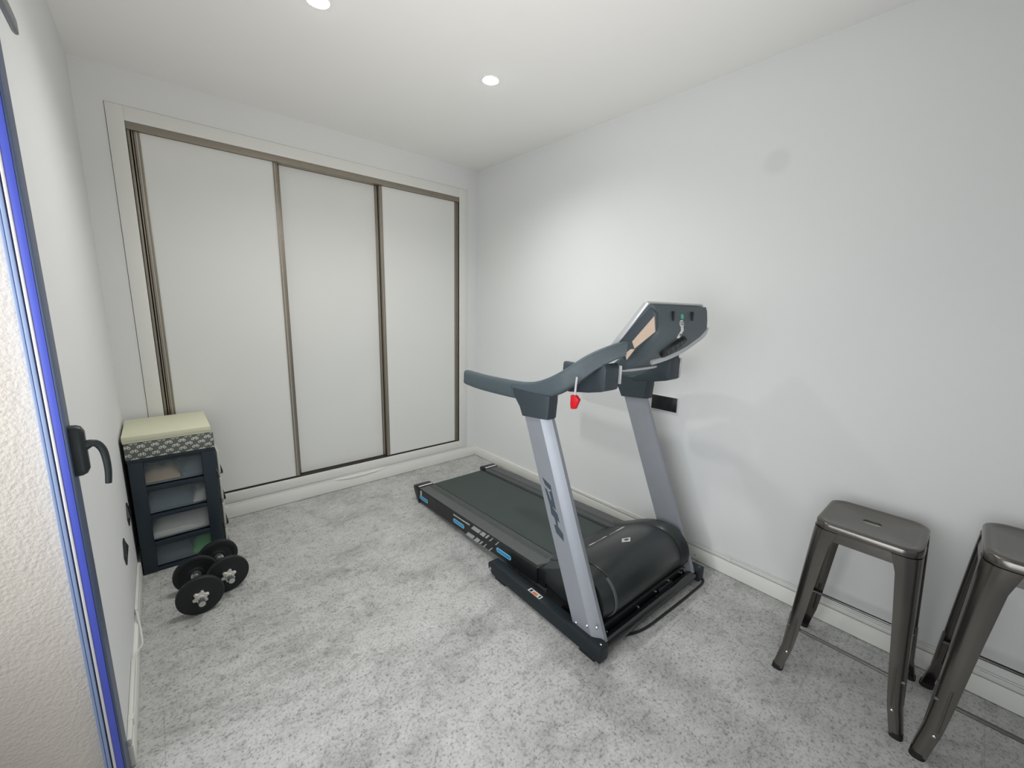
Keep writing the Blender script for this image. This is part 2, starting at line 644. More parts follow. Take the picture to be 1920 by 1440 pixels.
def lever_handle(parent, y, z, material, s=1.0, name='door_handle'):
    """rose plate proud of the stile, curved neck and a lever hanging down"""
    h = MB()
    ring = []
    for x, hy, hz, r in ((.0016, .015 * s, .065 * s, .008 * s), (.015 * s, .015 * s, .064 * s, .010 * s), (.023 * s, .0135 * s, .060 * s, .010 * s), (.028 * s, .009 * s, .050 * s, .008 * s)):
        ring.append([(x, y + a, z + b) for a, b in rrect2(hy, hz, min(r, hy * .9), 5)])
    h.loft(ring)
    o = h.build(name, material, parent)
    path = smooth_path([(.024 * s, y, z + .010 * s), (.036 * s, y, z + .014 * s), (.047 * s, y, z + .010 * s), (.0555 * s, y, z - .008 * s), (.0585 * s, y, z - .036 * s), (.0585 * s, y, z - .068 * s), (.0555 * s, y, z - .098 * s)], 5)
    n = len(path)
    sc = [1.35 - .5 * min(1, i / 8) if i < 8 else .95 - .25 * (i - 8) / (n - 9) for i in range(n)]
    MB().tube(path, .0095 * s, 12, up=(0, 1, 0), r2=.008 * s, scales=sc).build('lever', material, o)
    return o


lever_handle(dr, -.034, 1.003, M['lever_black'])
# horizontal hold-open arm near the top of the door
ha = MB()
hp = [(.029, -.35, 1.942), (.029, -.22, 1.941), (.029, -.08, 1.938), (.029, -.040, 1.936), (.029, -.028, 1.9355), (.029, -.020, 1.935)]
ha.sweep(hp, rrect2(.005, .016, .0045, 4), scales=[1, 1, 1, .97, .8, .35])
ho_ = ha.build('hold_open_arm', M['lever_grey'], dr)
MB().tube([(.0016, -.30, 1.941), (.027, -.30, 1.941)], .006, 12).build('pivot', M['lever_grey'], ho_)
MB().box(.034, .042, -.35, -.215, 1.936, 1.962, .003).build('arm_cover', M['duct'], ho_)


# ------------------------------------------------------------------ sockets, ducts and cables
def socket(name, label, loc, rz, w, h, m_, group=None, ridge=.018):
    t = thing(name, label, 'socket', loc, rz, group)   # local +x points out of the wall
    hexa = lambda x, k: [(x, -w * .16 * k, -h / 2 * k), (x, w * .16 * k, -h / 2 * k), (x, w / 2 * k, 0), (x, w * .16 * k, h / 2 * k), (x, -w * .16 * k, h / 2 * k), (x, -w / 2 * k, 0)]
    MB().loft([hexa(.0005, 1), hexa(.004, .98)]).build('plate', m_, t, smooth=0)
    MB().loft([hexa(.004, .86), [(ridge * (1 if abs(p[2]) < .001 else .45), p[1], p[2]) for p in hexa(0, .8)]]).build('rocker', m_, t, smooth=0)
    return t


socket('wall_socket', 'small black diamond-shaped socket low on left wall, in full view nearer the door', (WX, -.853, .3625), 0, .115, .104, M['socket'], ridge=.011)
socket('wall_socket', 'small black socket on left wall, half hidden by the drawer tower', (WX, -.515, .385), 0, .115, .104, M['socket'], ridge=.011)
t = thing('double_socket', 'black double socket on right wall behind the treadmill upright', 'socket', (0, -1.856, .8575), PI)
MB().box(.0005, .009, -.078, .078, -.041, .041, .002).build('plate', M['socket'], t)
MB().box(.009, .0105, -.066, -.006, -.031, .031, .001).build('insert', M['black'], t)
MB().box(.009, .0105, .006, .066, -.031, .031, .001).build('insert', M['black'], t)
MB().box(.0003, .005, -.082, .082, -.045, .045, .001).build('backing_plate', M['duct'], t)

t = thing('cable_duct', 'slim white cable duct running on top of the right wall baseboard', 'cable duct', (0, -2.1, .083))
MB().box(-.0115, -.0005, -1.55, -.205, .0, .020, .0025).build('duct', M['duct'], t)
MB().box(-.0115, -.0005, -.197, 1.2, .0, .020, .0025).build('duct', M['duct'], t)
MB().box(-.014, -.0005, -.212, -.190, .0, .0215, .002).build('joint_cover', M['duct'], t)
MB().box(-.014, -.0005, -1.092, -1.07, .0, .0215, .002).build('joint_cover', M['duct'], t)
tag(MB().tube(smooth_path([(-.0095, -1.6, .107), (-.0075, -2.2, .108), (-.0095, -2.6, .107), (-.0075, -3.3, .1075), (-.0075, -3.65, .108)]), .003, 6).build('wall_cable', M['duct']),
    'thin white cable lying along the duct on the right wall', 'cable')

t = thing('cable_duct', 'white cable duct on left wall above the baseboard, with a loop of cable out', 'cable duct', (WX, -1.0, .076))
MB().box(.0005, .012, -.545, -.17, .0, .022, .003).build('duct', M['duct'], t)
MB().box(.0005, .012, .14, .55, .0, .022, .003).build('duct', M['duct'], t)
MB().box(.0005, .0145, -.47, -.445, -.001, .0235, .002).build('joint_cover', M['duct'], t)
MB().tube(smooth_path([(.006, .15, .012), (.011, .10, .014), (.020, .03, -.012), (.024, -.05, -.02), (.016, -.12, .006), (.006, -.18, .012)]), .0035, 8).build('cable_loop', M['duct'], t)
tag(MB().tube(smooth_path([(-1.95, -.0095, .0915), (-1.6, -.008, .0915), (-1.35, -.0095, .0915), (-1.2, -.0175, .080), (-1.0, -.0165, .0815), (-.85, -.0095, .0915), (-.5, -.008, .0915), (-.03, -.0095, .0915)], 8), .0032, 7).build('wall_cable', M['duct']),
    'white cable sagging along the baseboard under the wardrobe', 'cable')


# ------------------------------------------------------------------ downlights
def downlight(x, y, label):
    t = thing('downlight', label, 'ceiling light', (x, y, H))
    MB().lathe([(.036, -.0005), (.044, -.0005), (.0445, -.004), (.042, -.0065), (.036, -.005)], n=40, closed=True).build('ring', M['lamp_ring'], t)
    MB().lathe([(.0355, -.0006), (.0355, -.003), (.03, -.0105), (.018, -.0145), (.004, -.016)], n=32).build('bulb', M['lamp_glow'], t)
    l = bpy.data.lights.new('downlight_beam', 'SPOT')
    l.energy = 27
    l.spot_size = R(150)
    l.spot_blend = .9
    l.shadow_soft_size = .05
    l.color = (1, .99, .97)
    o = bpy.data.objects.new('downlight_beam', l)
    o.location = (0, 0, -.03)
    o.parent = t
    COL.objects.link(o)


downlight(-.795, -1.199, 'lit round downlight in the ceiling, the one above the treadmill')
downlight(-1.603, -1.182, 'lit round downlight at the top edge of the photo, left of the other')


# ------------------------------------------------------------------ treadmill
tm = thing('treadmill', 'folding treadmill with black deck, silver uprights and grey console', 'treadmill', (-.585, -2.235, 0), R(-1.2))


def zt(y):
    return .112 + .0475 * (1.715 - y)


def sloped(mb, x0, x1, y0, y1, dz0, dz1, bev=0):
    """box whose top and bottom follow the deck slope"""
    return mb.prism([(y0, zt(y0) + dz0), (y1, zt(y1) + dz0), (y1, zt(y1) + dz1), (y0, zt(y0) + dz1)], 'x', x0, x1, bev)


# base
for s in (-1, 1):
    xa, xb = sorted((s * .375, s * .425))
    rail = MB().prism([(.0, .016), (.70, .016), (.735, .04), (.735, .066), (.715, .082), (.0, .082)], 'x', xa, xb, .003)
    ro = rail.build('base_rail', M['black_matt'], tm)
    for y0, y1 in ((.03, .11), (.60, .68)):
        MB().box(xa + .004, xb - .004, y0, y1, 0, .018, .003).build('rubber_foot', M['rubber'], ro)
    MB().lathe([(.0075, 0), (.0075, .003), (.004, .0045)], 'x', (0, 0, 0), 12).build('bolt', M['chrome'], ro).location = (s * .425 - (.0 if s > 0 else .0035), .71, .045)
    if s < 0:
        st = MB().prism([(.352, .0823), (.432, .0823), (.432, .0826), (.352, .0826)], 'x', -.419, -.395).build('warning_sticker', M['white_print'], ro)
        MB().prism([(.375, .0827), (.405, .0827), (.405, .0830), (.375, .0830)], 'x', -.417, -.402).build('print', M['orange_print'], st)
        MB().prism([(.358, .0827), (.366, .0827), (.366, .0830), (.358, .0830)], 'x', -.416, -.399).build('print', M['black'], st)
        MB().prism([(.415, .0827), (.424, .0827), (.420, .0830), (.412, .0830)], 'x', -.416, -.399).build('print', M['black'], st)
cb = MB()
cb.tube([(-.374, .035, .045), (.374, .035, .045)], .026, 14)
cb.build('front_crossbar', M['black_gloss'], tm)
MB().box(-.374, .374, .06, .30, .018, .03, .003).build('base_tray', M['black'], tm)
for s in (-1, 1):
    MB().lathe([(.030, -.012), (.032, -.006), (.032, .006), (.030, .012)], 'x', (s * .355, .095, .034), 20).build('transport_wheel', M['rubber'], tm)

# uprights
BOLTS = [(.15, .089), (.092, .114), (.045, .138), (.105, .066), (.018, .077)]
LOGO = [[[.3838, .6559], [.3313, .6363], [.3233, .6151], [.3421, .6183], [.365, .6291]],
        [[.366, .6158], [.3518, .6095], [.3294, .5745], [.3189, .5684], [.338, .6058], [.3233, .6139], [.2923, .5385], [.3075, .5436], [.3126, .5466], [.3171, .5371], [.3282, .5428], [.3408, .5661]],
        [[.3282, .5428], [.3123, .5416], [.2831, .5232], [.2687, .49], [.2815, .4959], [.2766, .4698], [.2563, .4561], [.2461, .4481], [.2394, .4181], [.2845, .4378], [.2997, .4697], [.2865, .4705], [.2905, .4816], [.2999, .5006], [.3189, .5105]]]
UP_ST = [(.165, .010, .055), (.338, .195, .48), (.517, .372, .915), (.540, .395, .96)]   # rear y, front y, z
SEC = [(.0, .006), (.02, 0), (.72, 0), (.80, .006), (.93, .022), (1.0, .032), (1.0, .047), (.97, .053), (.03, .053), (.0, .047)]
for s in (-1, 1):
    rings = []
    for yr, yf, z in UP_ST:
        rings.append([(s * (.400 - b), yr + (yf - yr) * a, z - (.028 * (a - .5) if z < .1 else .0)) for a, b in SEC])
    u = MB().loft(rings).build('upright', M['silver'], tm, smooth=25)
    for by, bz in BOLTS:
        b = MB().lathe([(.0075, -.0005), (.0075, .002), (.0045, .0045)], 'x', (0, 0, 0), 12)
        o = b.build('bolt', M['chrome'], u)
        o.location = (s * .4005, by, bz)
        o.rotation_euler = (0, 0, PI if s < 0 else 0)
    if s < 0:
        lg = MB()
        for P_ in LOGO:
            lg.prism(P_, 'x', -.4009, -.3998)
        lg.build('lettering', M['logo'], u, smooth=0)
    # dark collar on top
    xo, xi = s * .4085, s * .337
    ringc = []
    for yr, yf, z, dz in ((.527, .366, .905, .012), (.548, .364, .945, .0), (.592, .360, .99, .0), (.60, .36, 1.02, 0)):
        ringc.append([(xi, yr - .006, z), (xi, yf + .012, z + dz), (xi + (xo - xi) * .35, yf, z + dz), (xo - s * .010, yf + .002, z + dz), (xo, yf + .022, z + dz), (xo, yr - .01, z), (xo - s * .008, yr, z), (xi + s * .006, yr, z)])
    MB().loft(ringc).build('upright_collar', M['slate_dark'], tm, smooth=30)

# handrails
for s in (-1, 1):
    pts = [(.385, 1.005, 1.009), (.385, .86, 1.0035), (.385, .685, 1.006), (.385, .55, 1.012), (.385, .46, 1.026), (.381, .385, 1.051), (.369, .317, 1.087), (.343, .266, 1.130), (.312, .228, 1.168), (.280, .196, 1.195), (.248, .168, 1.215), (.195, .132, 1.236)]
    pth = smooth_path([(s * a, b, c) for a, b, c in pts], 5)
    n = len(pth)
    secs = rrect2(.020, .040, .015, 4)
    sc = [.93 if i == 0 else .98 if i < 3 else 1 - .28 * max(0, (i - 30) / (n - 31)) for i in range(n)]
    h = MB().sweep(pth, secs, scales=sc).build('handrail', M['slate'], tm)
    g = smooth_path([(s * .385, 1.0, 1.009), (s * .385, .86, 1.0035), (s * .385, .72, 1.005), (s * .385, .60, 1.009)], 5)
    MB().sweep(g, rrect2(.0212, .0335, .014, 4)).build('foam_grip', M['slate'], h)
    core = smooth_path([(s * (a - .014), b, c - .025) for a, b, c in pts[3:8]], 5)
    MB().tube(core, .0145, 14, r2=.019).build('steel_core', M['gloss_metal'], h)
    # tray / bottle holder hanging between handrail and console
    xa, xb = sorted((s * .200, s * .287))
    tray = MB().prism([(.398, 1.046), (.36, 1.028), (.25, 1.042), (.185, 1.056), (.168, 1.064), (.168, 1.150), (.178, 1.172), (.23, 1.135), (.30, 1.085), (.36, 1.055)], 'x', xa, xb, .004)
    to = tray.build('bottle_holder', M['slate_dark'], tm)
    if s > 0:
        MB().box(.283, .293, .164, .175, 1.066, 1.162, .002).build('edge_trim', M['silver_light'], to)
    else:
        MB().box(-.203, -.1985, .155, .1675, 1.085, 1.16, .001).build('edge_trim', M['silver_light'], to)

# console
HX = .21
hull = []
for z, yb, yf, hw, r in ((1.402, .032, .062, .208, .010), (1.385, .026, .082, .211, .012), (1.345, .018, .122, .212, .02), (1.308, .010, .155, .206, .03), (1.275, .026, .180, .188, .035), (1.235, .062, .200, .160, .035), (1.195, .105, .215, .132, .035), (1.165, .150, .250, .130, .03), (1.132, .192, .275, .140, .02)):
    cy, hy = (yb + yf) / 2, (yf - yb) / 2
    hull.append(rsq(hw, hy, min(r, hy * .8), z, 5, 0, cy))
hl = MB().loft(hull).build('console_housing', M['slate'], tm, smooth=40)
# user side panel with silver bezel, leaning back
MB().prism([(.048, 1.409), (.060, 1.417), (.070, 1.413), (.212, 1.237), (.206, 1.226), (.190, 1.224)], 'x', -.216, .216, .004).build('bezel', M['silver_light'], hl)
MB().prism([(.080, 1.404), (.0825, 1.406), (.2045, 1.254), (.202, 1.252)], 'x', -.19, .19).build('display', M['black'], hl)
# left end cheek with the beige inlay
ck = MB().prism([(.040, 1.396), (.030, 1.385), (.015, 1.372), (.010, 1.31), (.10, 1.225), (.132, 1.185), (.165, 1.205), (.195, 1.232)], 'x', -.2135, -.200, .003).build('end_cheek', M['slate_dark'], hl)
MB().prism([(.0215, 1.362), (.0125, 1.306), (.094, 1.236), (.107, 1.262)], 'x', -.2155, -.212).prism([(.093, 1.2345), (.1265, 1.189), (.134, 1.213), (.112, 1.232)], 'x', -.2155, -.212).build('inlay', M['beige'], ck)
# curved silver rim along the lower right edge of the housing
MB().tube(smooth_path([(-.02, .135, 1.166), (.06, .118, 1.182), (.12, .085, 1.212), (.165, .055, 1.25), (.195, .030, 1.285), (.209, .024, 1.315)]), .009, 10, r2=.013).build('rim', M['silver_light'], hl)
MB().tube(smooth_path([(-.142, .255, 1.131), (-.136, .212, 1.131), (-.10, .190, 1.131), (0, .186, 1.131), (.10, .190, 1.131), (.136, .212, 1.131), (.142, .255, 1.131)]), .007, 10).build('lower_rim', M['silver_light'], hl)
# oval vent on the sloping underside
vt = MB()
nv = Vector((0, -.745, -.667)).normalized()
va, vb_ = Vector((1, 0, 0)), Vector((0, .667, -.745)).normalized()
vc = Vector((-.004, .052, 1.236)) + nv * .006
dirl = (va * -.55 + vb_ * .85).normalized()
dirw = nv.cross(dirl).normalized()
vt.loft([[vc + nv * d + dirl * (.062 * k * math.cos(a)) + dirw * (.033 * k * math.sin(a)) for a in [2 * PI * i / 28 for i in range(28)]] for d, k in ((-.012, 1.0), (.001, 1.0), (.003, .94))])
vo = vt.build('speaker_vent', M['vent'], hl)
for q in (-.034, -.013, .008, .029):
    c0 = vc + dirl * q + nv * .0035
    w = .033 * math.sqrt(max(.05, 1 - (q / .058) ** 2)) * .92
    MB().tube([c0 - dirw * w, c0 + dirw * w], .0022, 6).build('slat', M['slate'], vo)


# marks on the back of the console: green dot, CE disc, white strip, two slots
def disc(c, r, m_, name, parent):
    o_ = MB().lathe([(r, .0), (r, .003)], 'y', (0, 0, 0), 24).build(name, m_, parent)
    o_.location = c
    o_.rotation_euler = (R(-12), 0, 0)
    return o_


yk = .0135
disc((-.016, .0192, 1.3615), .0105, M['green_sticker'], 'green_sticker', hl)
ce = disc((-.024, .0132, 1.3335), .0150, M['white_print'], 'approval_sticker', hl)
me = text_mesh('CE', .0205)
o = bpy.data.objects.new('lettering', me)
me.materials.append(M['black'])
o.location = (0, -.0006, 0)
o.rotation_euler = (R(90), 0, 0)
o.parent = ce
COL.objects.link(o)
ws = MB().prism([(.0132, 1.318), (.0108, 1.308), (.0255, 1.277), (.0225, 1.2755), (.0072, 1.3085), (.0100, 1.3195)], 'x', -.033, -.017).build('serial_sticker', M['white_print'], hl)
MB().prism([(.0157, 1.2937), (.0187, 1.2875), (.0164, 1.2868), (.0134, 1.2930)], 'x', -.0295, -.0205).build('print', M['black'], ws)
for x in (-.089, .060):
    MB().box(x - .0028, x + .0028, .012, .0245, 1.345, 1.381, .0012).build('slot', M['vent'], hl)

# safety key: pale cord and red clip
k = MB().tube(smooth_path([(-.3765, .236, 1.118), (-.3775, .238, 1.09), (-.379, .239, 1.06), (-.378, .24, 1.042)]), .0042, 8).build('safety_cord', M['cord_clear'], tm)
MB().prism([(.256, 1.044), (.232, 1.046), (.214, 1.030), (.222, 1.012), (.232, .990), (.252, .988), (.256, 1.006)], 'x', -.388, -.370, .003).build('clip', M['red'], k)

# deck
df = MB()
sloped(df, -.335, .335, .40, 1.70, -.105, -.018)
df.build('deck_frame', M['black'], tm)
bl = MB()
ys = [.44, 1.0, 1.62, 1.665, 1.69, 1.70]
bl.prism([(.44, zt(.44) - .011), (1.68, zt(1.68) - .011), (1.715, zt(1.7) - .022), (1.728, zt(1.7) - .045), (1.71, zt(1.7) - .066), (1.66, zt(1.66) - .07), (.44, zt(.44) - .07)], 'x', -.211, .211)
bl.build('running_belt', M['belt'], tm)
BARS = [[[.9848, .132], [.9076, .1345], [.9392, .1058], [1.014, .1032]], [[.8958, .1375], [.8608, .1378], [.8893, .1067], [.9291, .1067]], [[.8456, .1413], [.8305, .1423], [.8603, .1108], [.8757, .1108]], [[.8043, .1414], [.7959, .1431], [.826, .1113], [.8373, .1095]], [[.7518, .1452], [.744, .1467], [.7732, .1142], [.7816, .1137]],
        [[1.0459, .0634], [.9736, .0689], [1.0027, .038], [1.0721, .0365]], [[.9551, .0727], [.9205, .0702], [.9505, .0401], [.99, .0389]], [[.9046, .0742], [.8919, .0728], [.9221, .0439], [.9382, .041]], [[.8672, .0749], [.8595, .075], [.8842, .045], [.896, .0429]], [[.8121, .0788], [.8046, .0789], [.834, .0479], [.8435, .0468]]]
for s in (-1, 1):
    fr_ = MB()
    P3 = lambda x, y, d: (s * x, y, zt(y) + d)
    # top plate, front end cut on the slant
    x0, x1 = .226, .345
    for x, hh in ((.226, .0), (.244, .0), (.262, .0)):
        pass
    top = [(.345, .45), (.345, 1.66), (.226, 1.66), (.226, .395)]
    rings = [[P3(x, y, -.02) for x, y in top], [P3(x, y, -.002) for x, y in top], [P3(x - (.002 if x > .3 else -.002), y, 0) for x, y in top]]
    fr_.loft(rings)
    for xx, ww in ((.236, .004), (.252, .0022), (.262, .0022), (.272, .0022)):
        fr_.loft([[P3(xx - ww, .46, d), P3(xx + ww, .46, d), P3(xx + ww, 1.655, d), P3(xx - ww, 1.655, d)] for d in (-.002, .0025)])
    fo = fr_.build('foot_rail', M['foot_rail'], tm, smooth=20)
    sd = MB()
    xa, xb = sorted((s * .330, s * .345))
    sd.prism([(.45, zt(.45) - .103), (1.66, zt(1.66) - .103), (1.66, zt(1.66) - .05), (.45, zt(.45) - .05)], 'x', *sorted((s * .330, s * .3425)))
    sd.prism([(.45, zt(.45) - .052), (1.66, zt(1.66) - .052), (1.66, zt(1.66) - .0025), (.45, zt(.45) - .0025)], 'x', xa, xb)
    so = sd.build('side_skirt', M['black'], tm)
    xd = sorted((s * .3447, s * .3458))
    xd2 = sorted((s * .3422, s * .3434))
    if True:
        wp = MB()
        for q in BARS[:5]:
            wp.prism(q, 'x', *xd)
        for q in BARS[5:]:
            wp.prism(q, 'x', *xd2)
        wp.build('bar_print', M['grey_print'], so, smooth=0)
        # a line of small lettering too fine to read
        tp = MB()
        rr = random.Random(7)
        yy = 1.208
        while yy > 1.03:
            w = rr.choice((.006, .009, .012))
            zc = .1075 + (1.208 - yy) * .055
            tp.prism([(yy, zc - .004), (yy - w, zc - .004), (yy - w, zc + .004 + rr.random() * .003), (yy, zc + .004)], 'x', *xd)
            yy -= w + .005
        tp.build('small_print', M['white_print'], so, smooth=0)
        for y0, y1, zc, h, xx in ((1.541, 1.663, .0535, .013, xd), (1.086, 1.211, .0735, .0125, xd), (.645, .768, .097, .0125, xd)):
            for nm, hh, mm, ex in (('pill_outline', h, M['blue_rim'], 0), ('pill_print', h * .68, M['blue_print'], .0004)):
                pl = [(y0 + h + hh * math.cos(a) if math.cos(a) < 0 else y1 - h + hh * math.cos(a), zc - .0 + hh * math.sin(a) - .0475 * ((y0 + h if math.cos(a) < 0 else y1 - h) - (y0 + y1) / 2)) for a in [2 * PI * (i + .5) / 24 for i in range(24)]]
                MB().prism(pl, 'x', xx[0] - (ex if s < 0 else 0), xx[1] + (ex if s > 0 else 0)).build(nm, mm, so, smooth=0)
        mk = MB().prism([(1.652, .070), (1.628, .070), (1.628, .100), (1.652, .100)], 'x', *xd).build('mark', M['white_print'], so, smooth=0)
        MB().prism([(1.645, .080), (1.635, .080), (1.635, .090), (1.645, .090)], 'x', xd[0] - .0004, xd[1] + .0004).build('mark_centre', M['black'], mk, smooth=0)
    # rear end cap
    cp = [(1.661, .004), (1.676, .002), (1.725, .052), (1.748, .095), (1.742, .112), (1.715, .1185), (1.661, .119)]
    co = MB().prism(cp, 'x', *sorted((s * .232, s * .350)), .004).build('end_cap', M['black'], tm)
    MB().prism([(1.668, .1187), (1.683, .1187), (1.683, .1196), (1.668, .1196)], 'x', *sorted((s * .238, s * .343))).build('white_strip', M['white_print'], co)

# motor cover
PROF = [(.475, .163), (.43, .180), (.37, .210), (.30, .250), (.23, .279), (.16, .288), (.10, .272), (.06, .236), (.042, .185), (.05, .135), (.085, .092), (.30, .085), (.46, .11)]


def prof(k, dy=0, dz=0):
    return [(.24 + (y - .24) * k + dy, .09 + (z - .09) * k + dz) for y, z in PROF]


hc = MB()
sp = smooth_path([(0, a, b) for a, b in PROF[:11]], 4)
SPROF = [(p.y, p.z) for p in sp] + PROF[11:]


def sprof(k, dy=0, dz=0):
    return [(.24 + (y - .24) * k + dy, .09 + (z - .09) * k + dz) for y, z in SPROF]


hc.loft([[(x, y, z) for y, z in sprof(k)] for x, k in ((-.268, .985), (-.262, 1.0), (.242, 1.0), (.248, .985))])
ho = hc.build('motor_cover', M['hood'], tm, smooth=40)
for st_ in ([(-.335, .90), (-.300, .955), (-.270, .975)], [(.249, .985), (.262, 1.035), (.300, 1.07), (.332, .96)]):
    MB().loft([[(x, y, z) for y, z in sprof(k)] for x, k in st_]).build('cheek', M['hood'], ho, smooth=40)
MB().loft([[(x, y, z) for y, z in sprof(1.0)[24:42]] + [(x, y, z) for y, z in sprof(.97)[24:42][::-1]] for x in (-.279, -.2685)]).build('edge_strip', M['foot_rail'], ho)
MB().loft([[(-.26, .0835, .0905), (.243, .0835, .0905), (.243, .080, .094), (-.26, .080, .094)], [(-.26, .079, .0885), (.243, .079, .0885), (.243, .076, .092), (-.26, .076, .092)]]).build('seam_strip', M['foot_rail'], ho)
# printed line and diamond mark on top of the cover


def hood_z(y):
    for (y0, z0), (y1, z1) in zip(SPROF[:-1], SPROF[1:]):
        if y1 <= y <= y0:
            return z0 + (z1 - z0) * (y0 - y) / (y0 - y1)
    return .2


def hood_patch(pts, name, m_, up_=.0012):
    """thin polygon lying on the cover; pts are (x, y)"""
    mb = MB()
    mb.loft([[(x, y, hood_z(y) + d) for x, y in pts] for d in (-.001, up_)])
    return mb.build(name, m_, ho, smooth=0)


for pts in ([(-.075, .349), (-.035, .349), (-.035, .364), (-.075, .364)], [(-.036, .353), (.045, .353), (.045, .358), (-.036, .358)], [(.03, .353), (.062, .353), (.062, .364), (.03, .364)],
            [(.088, .354), (.20, .352), (.20, .358), (.088, .358)], [(.15, .352), (.215, .352), (.215, .366), (.15, .364)]):
    hood_patch(pts, 'line_print', M['white_print'])
dpo = hood_patch([(-.016, .212), (.018, .188), (.052, .212), (.018, .236)], 'diamond_print', M['white_print'], .0016)
hood_patch([(.006, .206), (.030, .202), (.034, .216), (.012, .222)], 'diamond_centre', M['logo'], .0022)
# front apron below the cover, rating plate, screws, power cord
MB().box(-.33, .33, .062, .40, .030, .098, .006).build('front_apron', M['black'], tm)
rp = MB().box(.095, .205, .052, .0618, .046, .070, .001).build('rating_plate', M['slate_dark'], tm)
MB().box(.10, .20, .0515, .0525, .045, .0475).box(.12, .19, .0512, .0522, .055, .064).build('print', M['grey_print'], rp)
for x, z in ((-.08, .062), (.06, .075), (.175, .082), (.30, .07), (.325, .08), (-.31, .06)):
    MB().lathe([(.0045, 0), (.0045, -.006), (.003, -.008)], 'y', (x, .062, z), 10).build('screw', M['chrome'], tm)
MB().tube(smooth_path([(-.24, .045, .0065), (-.16, .012, .0065), (-.08, -.002, .0065), (.05, -.007, .0065), (.2, -.011, .0065), (.33, -.012, .0065), (.40, -.010, .0065), (.434, .01, .0065), (.440, .08, .0065), (.450, .3, .0065), (.470, .55, .0065)], 6), .0055, 8).build('power_cord', M['cable_black'], tm)


# ------------------------------------------------------------------ stools
def make_stool(name, label, loc, rz=0):
    t = thing(name, label, 'stool', loc, rz, 'metal stools by the right wall')
    N = 6
    st = MB()
    rings = []
    slot = rsq(.0175, .027, .0165, .6365, N)
    rings.append([(x, y, .6335) for x, y, z in slot])
    rings.append(slot)
    for h, r, z in ((.118, .038, .6365), (.124, .041, .6378), (.130, .044, .6405), (.1365, .046, .6410), (.1415, .048, .6385), (.1445, .049, .633), (.1445, .049, .614), (.1425, .048, .612), (.1460, .047, .578)):
        rings.append(rsq(h, h, r, z, N))
    for h, r, z in ((.1440, .046, .578), (.1405, .047, .611), (.13, .04, .6335)):
        rings.append(rsq(h, h, r, z, N))
    rings.append(rings[0])
    st.loft(rings, True, False)
    st.build('seat', M['gun'], t, smooth=40)

    def stations():
        # z, corner distance, flange width, corner radius
        return [(.612, .1462, .074, .045), (.585, .1480, .068, .043), (.55, .1500, .060, .040), (.40, .1585, .052, .035), (.25, .1665, .045, .030), (.16, .1715, .041, .026), (.10, .1760, .038, .022), (.055, .1835, .036, .018), (.012, .1905, .034, .016)]
    for sx in (-1, 1):
        for sy in (-1, 1):
            rg = []
            for z, c, w, r in stations():
                out = [(c, c - w)]
                for k in range(7):
                    a = R(0 + 90 * k / 6)
                    out.append((c - r + r * math.cos(a), c - r + r * math.sin(a)))
                out.append((c - w, c))
                th = .0025
                inn = [(c - th, c - w)]
                for k in range(7):
                    a = R(90 * k / 6)
                    inn.append((c - r + (r - th) * math.cos(a), c - r + (r - th) * math.sin(a)))
                inn.append((c - w, c - th))
                rg.append([(sx * x, sy * y, z) for x, y in out + inn[::-1]])
            lg = MB().loft(rg)
            # pressed rib and rivet near the foot of each leg
            for ax in (0, 1):
                pp = []
                for z in (.235, .10):
                    c = .1665 + (.25 - z) * .0615
                    a, b = c - .0028, c - .028
                    pp.append(((sx * a, sy * b, z) if ax == 0 else (sx * b, sy * a, z)))
                lg.tube(pp, .0045, 8)
            lo = lg.build('leg', M['gun'], t, smooth=35)
            rv = MB()
            c = .1665 + (.25 - .075) * .068
            rv.lathe([(.005, 0), (.0045, .003), (.002, .0045)], 'x', (0, 0, 0), 10)
            ro_ = rv.build('rivet', M['chrome'], lo)
            ro_.location = (sx * c, sy * (c - .026), .088)
            ro_.rotation_euler = (0, 0, 0 if sx > 0 else PI)
            ft = []
            for z, c, w, r in ((.018, .1908, .036, .014), (.0, .1925, .036, .014)):
                q = rsq(w / 2, w / 2, r, z, 4, c - w / 2, c - w / 2)
                ft.append([(sx * a, sy * b, zz) for a, b, zz in q])
            MB().loft(ft).build('foot_cap', M['rubber'], lo)
    for sx in (-1, 1):
        x = sx * .158
        ts = smooth_path([(x, -.168, .19), (x, -.150, .19), (x, -.13, .19), (x, 0, .19), (x, .13, .19), (x, .150, .19), (x, .168, .19)], 3)
        MB().tube(ts, .006, 10).build('foot_rail', M['gun'], t)
        for e_ in (-1, 1):
            pass
    return t


s1 = make_stool('bar_stool', 'gunmetal metal stool standing in full view nearest the treadmill', (-.277, -2.849, 0))
src = s1
s2 = src.copy()
COL.objects.link(s2)
s2.location = (-.286, -3.264, 0)
s2.rotation_euler = (0, 0, R(1))
s2.scale = (1.09, 1.09, 1.12)
s2['label'] = 'gunmetal metal stool cut off by the right edge of the photo'
for ch in list(src.children):
    c = ch.copy()
    COL.objects.link(c)
    c.parent = s2
    for g_ in list(ch.children):
        d = g_.copy()
        COL.objects.link(d)
        d.parent = c

